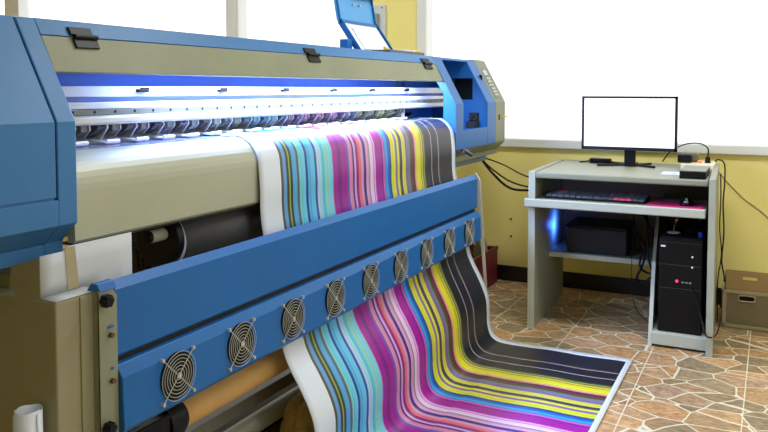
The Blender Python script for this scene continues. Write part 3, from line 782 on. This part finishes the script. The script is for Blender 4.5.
# things on the desktop
ad = thing('power_adapter', (-.86, 4.40, .790), 'black power adapter lying on the desk top left of the monitor', 'adapter')
obj('brick', box(-.915, -.80, 4.375, 4.425, .7905, .816), BLACK, ad, .005)
obj('lead', tube([(-.80, 4.40, .80), (-.76, 4.405, .797), (-.72, 4.41, .7945), (-.66, 4.44, .795)], .003), BLACK, ad, 0, True)
obj('lead', tube([(-.915, 4.40, .80), (-.945, 4.39, .796), (-.965, 4.37, .7945)], .004), BLACK, ad, 0, True)
pn = obj('paper_slip', box(-.480, -.395, 3.93, 4.05, .7905, .7935), PAPER, None, 0, loc=(-.44, 4.0, .79))
tag(pn, 'white paper slip with blue print lying beside the external drive', 'paper')
nt_ = obj('paper_tag', box(-.435, -.410, 3.95, 3.97, .7936, .7942), mat('blue_ink', (70, 110, 190), .5), None, 0, loc=(-.42, 3.96, .7936))
tag(nt_, 'tiny blue tag on the white paper slip', 'tag')
dr = thing('external_drive', (-.325, 3.92, .790), 'small grey-topped black box at the right end of the desk top', 'drive')
obj('drive_body', box(-.381, -.268, 3.79, 4.05, .7905, .824), BLACK, dr, .003)
obj('grey_top', box(-.381, -.268, 3.79, 4.05, .824, .829), mat('olive_grey_top', (122, 124, 110), .5), dr, .002)
ps = thing('power_strip', (-.34, 4.35, .790), 'pale power strip with lit orange switch behind the drive', 'power strip')
obj('strip_body', box(-.42, -.262, 4.22, 4.46, .7905, .820), mat('ivory_strip', (214, 208, 180), .5), ps, .006)
obj('switch', box(-.345, -.325, 4.30, 4.33, .820, .832), LEDORG, ps, .002)
ch = obj('plug_adapter', box(-.44, -.372, 4.27, 4.34, .8205, .864), BLACK, None, .008, loc=(-.40, 4.3, .83), seg=3)
tag(ch, 'chunky black charger plugged onto the left end of the power strip', 'charger')
g2 = obj('grey_transformer', box(-.425, -.345, 4.345, 4.44, .8205, .868), mat('olive_plastic', (110, 108, 88), .5), None, .010, loc=(-.38, 4.4, .83), seg=3)
tag(g2, 'olive grey transformer block behind the black charger on the strip', 'transformer')
pg = thing('plug', (-.30, 4.33, .83), 'black mains plug standing upright in the right end of the power strip', 'plug')
obj('plug_body', cyl((-.298, 4.33, .8205), (-.298, 4.33, .852), .015, .011, n=16), BLACK, pg, .002)
obj('plug_cable', tube([(-.298, 4.33, .852), (-.300, 4.34, .895), (-.345, 4.40, .915), (-.42, 4.47, .905), (-.50, 4.52, .86), (-.545, 4.53, .800)], .0035), BLACK, pg, 0, True)

# cables beside desk
def cable(pts, r, label, m=BLACKS, name='cable'):
    o = obj(name, tube(pts, r, 8, 8), m, None, 0, True, loc=pts[0])
    return tag(o, label, 'cable')
cable([(-.27, 4.42, .818), (-0.255, 4.44, .83), (-0.225, 4.44, .81), (-0.220, 4.43, .72), (-0.225, 4.42, .60), (-0.218, 4.42, .45), (-0.225, 4.41, .30), (-0.210, 4.40, .20), (-0.225, 4.40, .05)], .004, 'black cable running down outside the right side panel from the power strip')
cable([(-0.233, 4.30, .77), (-0.230, 4.30, .62), (-0.232, 4.28, .50), (-0.220, 4.27, .36), (-0.234, 4.26, .22), (-.23, 4.22, .02)], .003, 'second thin black cable hanging along the right side panel near the basket')
cable([(-.30, 4.645, .80), (-.26, 4.658, .74), (-.14, 4.658, .61), (.02, 4.658, .47), (.35, 4.64, .02), (.42, 4.60, .003)], .003, 'pale thin cable slanting down the yellow wall right of the desk', mat('ivory_cable', (190, 180, 130), .5))
cable([(-1.70, 4.25, .80), (-1.66, 4.25, .83), (-1.60, 4.25, .845), (-1.54, 4.27, .825), (-1.46, 4.30, .72), (-1.36, 4.33, .63), (-1.24, 4.36, .62), (-1.14, 4.42, .64)], .007, 'thick black cable drooping lowest between printer and desk')
cable([(-1.72, 4.22, .62), (-1.68, 4.22, .74), (-1.62, 4.24, .83), (-1.54, 4.27, .815), (-1.46, 4.30, .74), (-1.35, 4.33, .665), (-1.22, 4.36, .635), (-1.14, 4.42, .65)], .005, 'thinner black cable drooping just above the thick one beside the printer')
cable([(-1.56, 4.26, .825), (-1.40, 4.30, .77), (-1.27, 4.33, .705), (-1.14, 4.42, .66)], .004, 'nearly straight black cable stretched from printer to desk')
cable([(-.66, 4.30, .46), (-.61, 4.10, .465), (-.575, 4.05, .44), (-.562, 4.05, .38), (-.575, 4.06, .31), (-.60, 4.05, .25), (-.59, 4.05, .225), (-.55, 4.05, .235), (-.515, 4.05, .29), (-.508, 4.06, .36)], .006, 'thick black cable curling from the power unit down below the shelf')
cable([(-.66, 4.28, .45), (-.60, 4.08, .445), (-.565, 4.06, .40), (-.585, 4.06, .35), (-.583, 4.05, .30), (-.545, 4.05, .275), (-.508, 4.04, .285)], .0055, 'black cable making the smaller inner loop beside the power unit')
cable([(-.60, 4.20, .63), (-.575, 4.10, .56), (-.53, 4.05, .49), (-.505, 4.0, .43), (-.50, 3.97, .40)], .006, 'black cable running diagonally from the keyboard tray to the divider')
cable([(-.575, 4.20, .63), (-.56, 4.10, .52), (-.548, 4.05, .42), (-.54, 4.04, .34), (-.51, 4.03, .26)], .0045, 'black cable hanging steeply beside the divider')
cable([(-.625, 4.10, .63), (-.628, 4.09, .45), (-.63, 4.08, .30), (-.61, 4.0, .16), (-.57, 3.93, .10), (-.51, 3.88, .07)], .002, 'thin dark cable hanging down to the divider base')
cable([(-.322, 3.783, .300), (-.300, 3.775, .25), (-.272, 3.74, .17), (-.255, 3.700, .12), (-.235, 3.695, .095), (-.205, 3.75, .10), (-.195, 3.90, .14)], .003, 'thin black cable plugged into the tower front and looping round the side panel')

# basket with cardboard boxes
BK = thing('plastic_basket', (-.06, 4.34, 0), 'olive-grey perforated plastic basket on the floor right of the desk', 'basket')
bk = bmesh.new()
X0, X1, Y0, Y1, H = -.212, .03, 4.225, 4.50, .192
def lattice(bm, axis, fixed, a0, a1, z0, z1, t, na, nz, hole=None):
    def bar(p0, p1, q0, q1):
        if axis == 'y': box(p0, p1, fixed, fixed+t, q0, q1, bm)
        else: box(fixed, fixed+t, p0, p1, q0, q1, bm)
    for i in range(na+1):
        a = a0+(a1-a0)*i/na
        if hole and hole[0] < a < hole[1]: bar(a-.0016, a+.0016, z0, hole[2])
        else: bar(a-.0016, a+.0016, z0, z1)
    for k in range(nz+1):
        z = z0+(z1-z0)*k/nz
        if hole and z > hole[2]: bar(a0, hole[0], z-.0016, z+.0016); bar(hole[1], a1, z-.0016, z+.0016)
        else: bar(a0, a1, z-.0016, z+.0016)
hole = (-.135, -.062, .142)
lattice(bk, 'y', Y0+.001, X0+.02, X1-.02, .02, .176, .003, 26, 15, hole)
lattice(bk, 'y', Y1-.004, X0+.02, X1-.02, .02, .176, .003, 26, 15)
lattice(bk, 'x', X0+.001, Y0+.02, Y1-.02, .02, .176, .003, 28, 15)
lattice(bk, 'x', X1-.004, Y0+.02, Y1-.02, .02, .176, .003, 28, 15)
obj('mesh_wall', bk, BASK, BK)
fm = bmesh.new()
for (a, b, c, d) in ((X0, X1, Y0, Y0+.006), (X0, X1, Y1-.006, Y1), (X0, X0+.006, Y0, Y1), (X1-.006, X1, Y0, Y1)):
    box(a-.003, b+.003, c-.003, d+.003, .176, H, fm); box(a, b, c, d, 0, .02, fm)
for (a, c) in ((X0, Y0), (X1-.022, Y0), (X0, Y1-.006), (X1-.022, Y1-.006)): box(a, a+.022, c, c+.006, .01, .18, fm)
for (a, c) in ((X0, Y0), (X1-.006, Y0), (X0, Y1-.022), (X1-.006, Y1-.022)): box(a, a+.006, c, c+.022, .01, .18, fm)
box(X0, X1, Y0, Y1, 0, .006, fm)
obj('rim', fm, BASK, BK, .002)
hf = bmesh.new()
tube([(-.130, Y0-.001, .170), (-.136, Y0-.001, .156), (-.130, Y0-.001, .143), (-.067, Y0-.001, .143), (-.060, Y0-.001, .156), (-.067, Y0-.001, .170), (-.130, Y0-.001, .170)], .004, 3, 6, hf)
obj('handle', hf, BASK, BK)
obj('handle_gap', box(-.130, -.066, Y0+.0055, Y0+.0075, .145, .168), BLACK, BK)
c1 = thing('cardboard_box', (-.06, 4.40, .006), 'flattened brown cardboard box with hand slot standing inside the basket', 'box')
cbm = bmesh.new(); x0, x1, y0, y1 = -.198, .02, 4.24, 4.275
box(x0, x1, y0, y0+.004, .008, .285, cbm); box(x0, x1, y1-.004, y1, .008, .285, cbm); box(x0, x0+.004, y0, y1, .008, .285, cbm); box(x1-.004, x1, y0, y1, .008, .285, cbm); box(x0, x1, y0, y1, .008, .012, cbm)
obj('carton', cbm, CARDD, c1)
obj('hand_slot', box(-.118, -.052, y0-.0015, y0, .248, .262), mat('bright_kraft', (206, 186, 110), .7), c1, .0005)

# red crate with bottles
RC = thing('red_crate', (-1.62, 4.45, 0), 'dark red plastic crate on the floor behind the end of the fan beam', 'crate')
rc = bmesh.new(); x0, x1, y0, y1, h = -1.86, -1.519, 3.96, 4.60, .222
box(x0, x1, y0, y0+.006, 0, h, rc); box(x0, x1, y1-.006, y1, 0, h, rc); box(x0, x0+.006, y0, y1, 0, h, rc); box(x1-.006, x1, y0, y1, 0, h, rc); box(x0, x1, y0, y1, 0, .008, rc)
obj('crate_wall', rc, RED, RC, .002)
rm = bmesh.new()
box(x0-.004, x1+.004, y0-.004, y0+.008, h-.02, h+.004, rm); box(x1-.008, x1+.004, y0-.004, y1+.004, h-.02, h+.004, rm)
obj('rim', rm, RED, RC, .002)
def bottle(x, y, z, r, hh, capm, label, bodym):
    b = thing('bottle', (x, y, z), label, 'bottle', 'bottles in the red crate')
    obj('body', lathe([(.001, z), (r, z+.002), (r, z+hh*.62), (r*.9, z+hh*.72), (r*.35, z+hh*.88), (r*.35, z+hh)], x, y, 20), bodym, b, 0, True)
    obj('cap', lathe([(.001, z+hh-.004), (r*.42, z+hh-.004), (r*.42, z+hh+.014), (.001, z+hh+.016)], x, y, 16), capm, b)
bottle(-1.565, 4.36, .010, .038, .30, PAPER, 'clear bottle with white cap at the right side of the crate', BOTTLE)
bottle(-1.570, 4.16, .010, .036, .275, mat('blue_cap', (40, 120, 210), .4), 'clear bottle with blue cap beside the white-capped one in the crate', BOTTLE)
bottle(-1.600, 4.04, .010, .040, .27, PAPER, 'cloudy whitish bottle at the near end of the crate', mat('cloudy_plastic', (176, 172, 140), .4))
bottle(-1.60, 4.52, .010, .042, .33, GREYP, 'tall grey bottle at the back of the red crate', mat('grey_clear_plastic', (150, 146, 116), .4))

# switchboard on the wall
SB = thing('switch_panel', (-2.37, W, 1.45), 'white wall panel with grey breaker on the yellow pillar between windows', 'electrical panel')
obj('plate', box(-2.455, -2.325, W-.025, W-.001, 1.30, 1.765), PANELW, SB, .003)
bkx = obj('breaker', box(-2.425, -2.365, W-.055, W-.026, 1.50, 1.705), mat('grey_breaker', (140, 146, 138), .5), SB, .004)
obj('toggle', box(-2.405, -2.385, W-.072, W-.056, 1.56, 1.64), mat('dark_toggle', (96, 100, 96), .5), bkx, .003)
obj('screw', cyl((-2.345, W-.03, 1.745), (-2.345, W-.025, 1.745), .005, n=10), DARKM, SB)
for q, (x, z) in enumerate(((-1.453, .39), (-1.452, .282))):
    o = obj('wall_plug', cyl((x, W-.006, z), (x, W-.0005, z), .006, n=10), DARKM, None, 0, loc=(x, W, z))
    tag(o, ['upper dark screw in the yellow wall left of the desk', 'lower dark screw in the yellow wall left of the desk'][q], 'screw')

# ceiling lamps (above the frame) and print-bay light
LAMPS = [(-.3, 3.0, 1.5, .3, 28), (1.3, .9, 1.5, .3, 12), (-3.1, 2.2, 1.5, .3, 44)]
for i, (x, y, lx, ly, en) in enumerate(LAMPS):
    t = thing('ceiling_lamp', (x, y, ZC), ['fluorescent ceiling lamp above the floor in front of the desk', 'fluorescent ceiling lamp nearest the viewer', 'fluorescent ceiling lamp behind the printer'][i], 'lamp', 'ceiling lamps')
    obj('lamp_tray', box(x-lx/2, x+lx/2, y-ly/2, y+ly/2, ZC-.06, ZC-.001), WHITEM, t, .004)
    for s in (-.07, .07): obj('lamp_tube', cyl((x-lx/2+.04, y+s, ZC-.08), (x+lx/2-.04, y+s, ZC-.08), .014, n=12), TUBEL, t)
    L_ = bpy.data.lights.new('ceiling_lamp_light', 'AREA'); L_.shape = 'RECTANGLE'; L_.size = lx; L_.size_y = ly; L_.energy = en*1.6; L_.color = (.96, .98, 1)
    o = bpy.data.objects.new('ceiling_lamp_light', L_); C.objects.link(o); o.location = (x, y, ZC-.10)
L_ = bpy.data.lights.new('bay_light', 'AREA'); L_.shape = 'RECTANGLE'; L_.size = .055; L_.size_y = 1.75; L_.energy = 62; L_.color = (.40, .54, 1)
o = bpy.data.objects.new('bay_light', L_); C.objects.link(o); o.location = (-1.515, 2.55, 1.2575); o.rotation_euler = (0, math.radians(-18), 0)

for i, (a, b) in enumerate(WIN):
    L_ = bpy.data.lights.new('window_portal', 'AREA'); L_.shape = 'RECTANGLE'; L_.size = b-a; L_.size_y = Z1-Z0; L_.cycles.is_portal = True
    o = bpy.data.objects.new('window_portal', L_); C.objects.link(o); o.location = ((a+b)/2, W+.13, (Z0+Z1)/2); o.rotation_euler = (-PI/2, 0, 0)
L_ = bpy.data.lights.new('window_portal', 'AREA'); L_.shape = 'RECTANGLE'; L_.size = 1.65; L_.size_y = 4.4; L_.cycles.is_portal = True
o = bpy.data.objects.new('window_portal', L_); C.objects.link(o); o.location = (XR+.11, 1.4, 1.72); o.rotation_euler = (0, PI/2, 0)

# ================================================================ WORLD, CAMERA
w = bpy.data.worlds.new('world'); S.world = w; w.use_nodes = True
bg = w.node_tree.nodes['Background']; bg.inputs[0].default_value = (1, 1, 1, 1); bg.inputs[1].default_value = 1.7

cam = bpy.data.cameras.new('camera'); co = bpy.data.objects.new('camera', cam); C.objects.link(co)
f = 775.
cam.sensor_width = 36; cam.sensor_fit = 'HORIZONTAL'; cam.lens = f/768*36
pitch = math.radians(3)
cam.shift_y = ((89.5+f*math.tan(pitch))-216)/768
co.location = (0, 0, 1.2); co.rotation_euler = (PI/2-pitch, 0, math.atan(390*math.cos(pitch)/f))
cam.clip_start = .02
S.camera = co
S.view_settings.view_transform = 'Standard'; S.view_settings.look = 'None'
S.view_settings.exposure = 0; S.view_settings.gamma = 1; S.view_settings.use_curve_mapping = False
